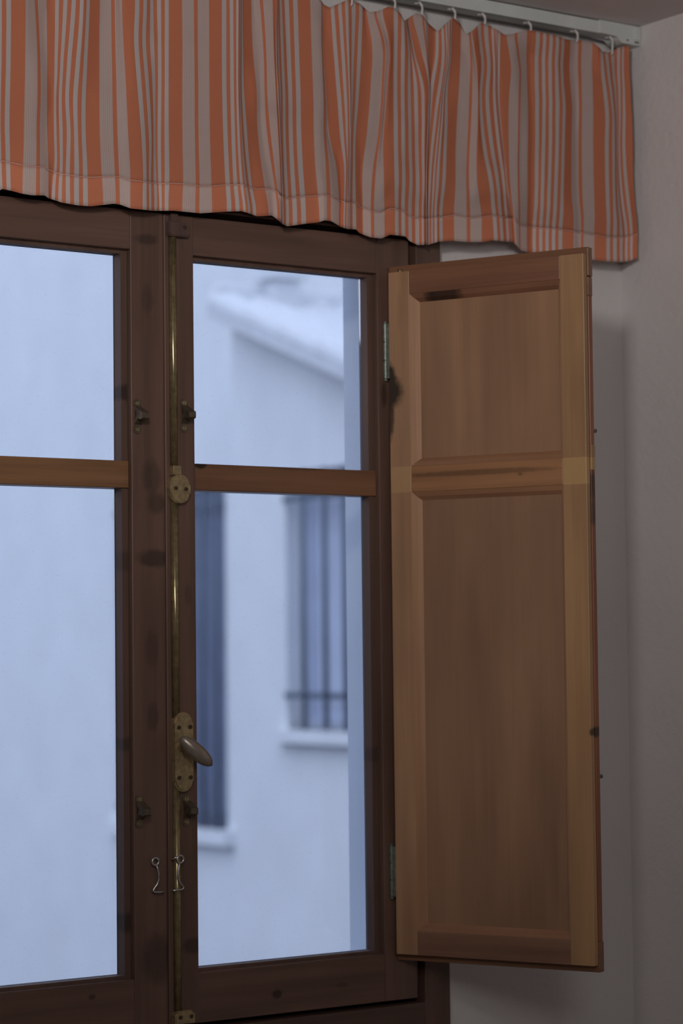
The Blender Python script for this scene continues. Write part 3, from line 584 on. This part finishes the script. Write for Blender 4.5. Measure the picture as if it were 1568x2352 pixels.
# ================================================================== NEIGHBOURING HOUSES
def bars(par, X, ys, z0, z1, zh, yh0, yh1, off):
    g = box('window_grille', (X - 0.018, yh0, zh[0] - 0.014), (X - 0.008, yh1, zh[0] + 0.014), M_IRON); g.parent = par; at(g, off)
    for z in zh[1:]: c_ = box('cross_bar', (X - 0.018, yh0, z - 0.014), (X - 0.008, yh1, z + 0.014), M_IRON); c_.parent = g; at(c_, off)
    for y in ys:
        bb = tube('bar', [(X - 0.022, y, z0), (X - 0.022, y, z1)], 0.014, M_IRON, None, 8); bb.parent = g; at(bb, off)
ha = empty('neighbour_house', (4.9, 5.8, -2.6)); oA = Vector(ha.location)
tag(ha, 'low whitewashed house with sloping tiled gable roof and barred window, through right casement', 'house')
def H(par, off, n, L, m, bv=0.0):
    o = boxes(n, L, m, None, bv); o.parent = par; return at(o, off)
XA = 4.5; YA = 6.88
wy0, wy1, wz0, wz1 = 5.55, 6.42, 1.115, 2.33
# gable wall with its window opening; its top follows the rake
bm = bmesh.new()
def quadbox(bm, y0, y1, z0a, z0b, z1a, z1b, x0=XA, x1=XA + 0.25):
    V = [bm.verts.new(p) for p in ((x0, y0, z0a), (x0, y1, z0b), (x0, y1, z1b), (x0, y0, z1a), (x1, y0, z0a), (x1, y1, z0b), (x1, y1, z1b), (x1, y0, z1a))]
    for f in ((0, 1, 2, 3), (7, 6, 5, 4), (0, 4, 5, 1), (3, 2, 6, 7), (0, 3, 7, 4), (1, 5, 6, 2)): bm.faces.new([V[i] for i in f])
rk = lambda y: 3.02 + 0.362 * (y - 6.61)
quadbox(bm, 3.2, wy0, -2.6, -2.6, rk(3.2), rk(wy0)); quadbox(bm, wy1, YA, -2.6, -2.6, rk(wy1), rk(YA))
quadbox(bm, wy0, wy1, -2.6, -2.6, wz0, wz0); quadbox(bm, wy0, wy1, wz1, wz1, rk(wy0), rk(wy1))
o = finish(bm, 'wall', M_EXT); o.parent = ha; at(o, oA)
H(ha, oA, 'end_wall', [((XA + 0.2502, YA - 0.2, -2.6), (5.20, YA, rk(YA) - 0.02))], M_EXT)
H(ha, oA, 'window_drape', [((XA + 0.13, wy0, wz0), (XA + 0.15, wy1, wz1))], M_CURT)
H(ha, oA, 'window_frame', [((XA + 0.10, wy0, wz0), (XA + 0.13, wy0 + 0.05, wz1)), ((XA + 0.10, wy1 - 0.05, wz0), (XA + 0.13, wy1, wz1)), ((XA + 0.10, wy0 + 0.05, wz1 - 0.05), (XA + 0.13, wy1 - 0.05, wz1)), ((XA + 0.10, wy0 + 0.05, wz0), (XA + 0.13, wy1 - 0.05, wz0 + 0.05))], M_CURT)
H(ha, oA, 'window_sill', [((XA - 0.06, wy0 - 0.05, 1.055), (XA + 0.10, wy1 + 0.045, 1.115))], M_EXT)
bars(ha, XA, [5.574, 5.737, 5.904, 6.066, 6.240], 1.10, 2.33, (1.275, 2.20), wy0, wy1, oA)
# roof: slab under rows of barrel tiles
bm = bmesh.new(); quadbox(bm, 3.0, 6.86, rk(3.0), rk(6.86), rk(3.0) + 0.08, rk(6.86) + 0.08, XA - 0.15, 5.21)
ro = finish(bm, 'roof', M_TILE); ro.parent = ha; at(ro, oA)
tm = None
for r in range(5):
    for k in range(13):
        y = 6.84 - 0.30 * k
        if tm is None:
            bm = bmesh.new(); n = 8; rings = []
            for (yy, rr, lift) in ((0.02, 0.085, 0.0), (-0.36, 0.070, -0.362 * 0.38)):
                outer = [bm.verts.new((rr * math.cos(math.pi * i / n), yy, rr * math.sin(math.pi * i / n) + lift)) for i in range(n + 1)]
                inner = [bm.verts.new(((rr - 0.018) * math.cos(math.pi * i / n), yy, (rr - 0.018) * math.sin(math.pi * i / n) + lift)) for i in range(n + 1)]
                rings.append((outer, inner))
            (a, ai), (b_, bi) = rings
            for i in range(n):
                bm.faces.new((a[i], a[i + 1], b_[i + 1], b_[i])); bm.faces.new((ai[i], bi[i], bi[i + 1], ai[i + 1])); bm.faces.new((a[i], ai[i], ai[i + 1], a[i + 1])); bm.faces.new((b_[i], b_[i + 1], bi[i + 1], bi[i]))
            bmesh.ops.recalc_face_normals(bm, faces=bm.faces); tm = bpy.data.meshes.new('roof_tile'); bm.to_mesh(tm); bm.free(); tm.materials.append(M_TILE)
        t = bpy.data.objects.new('roof_tile', tm); COL.objects.link(t); t.parent = ro
        t.location = Vector((XA - 0.07 + 0.17 * r, y + random.uniform(-0.008, 0.008), rk(y) + 0.075)) - oA
# eaves bulge at the ridge end and chimney
H(ha, oA, 'ridge_cap', [((XA - 0.12, 6.77, rk(6.8) + 0.04), (5.20, 6.90, rk(6.8) + 0.19))], M_TILE, 0.03)
ch = H(ha, oA, 'chimney', [((4.62, 6.655, 3.0), (4.76, 6.805, 3.28)), ((4.63, 6.665, 3.28), (4.75, 6.795, 3.300))], M_TILE)
H(ch, oA, 'chimney_cap', [((4.59, 6.625, 3.300), (4.79, 6.835, 3.345))], M_TILE)

hb = empty('neighbour_house', (5.8, 12, -2.6)); oB = Vector(hb.location)
tag(hb, 'tall plain whitewashed house behind, with a dark barred window beside the centre bolt', 'house')
XB = 5.3; by0, by1, bz0, bz1 = 8.21, 9.41, 0.50, 2.40
H(hb, oB, 'wall', [((XB, 3.0, -2.6), (XB + 0.3, by0, 7.5)), ((XB, by1, -2.6), (XB + 0.3, 20, 7.5)), ((XB, by0, -2.6), (XB + 0.3, by1, bz0)), ((XB, by0, bz1), (XB + 0.3, by1, 7.5))], M_EXT)
H(hb, oB, 'window_blind', [((XB + 0.04, by0, bz0), (XB + 0.06, by1, bz1))], M_BLIND)
H(hb, oB, 'window_sill', [((XB - 0.07, by0 - 0.07, 0.42), (XB + 0.05, by1 + 0.05, 0.50))], M_EXT)
bars(hb, XB, [8.28, 8.42, 8.57, 8.72, 8.87, 9.02, 9.17, 9.32], 0.50, 2.40, (0.58, 2.3), by0, by1, oB)
struct(box('trim_1', (-14, 0.3, -2.75), (14, 30, -2.6), M_GROUND))
struct(box('wall_sky_screen', (-5.6, 0.6, -2.6), (-5.2, 22, 3.2), M_GROUND))  # unseen wall, added to block low sky and darken the houses lower down
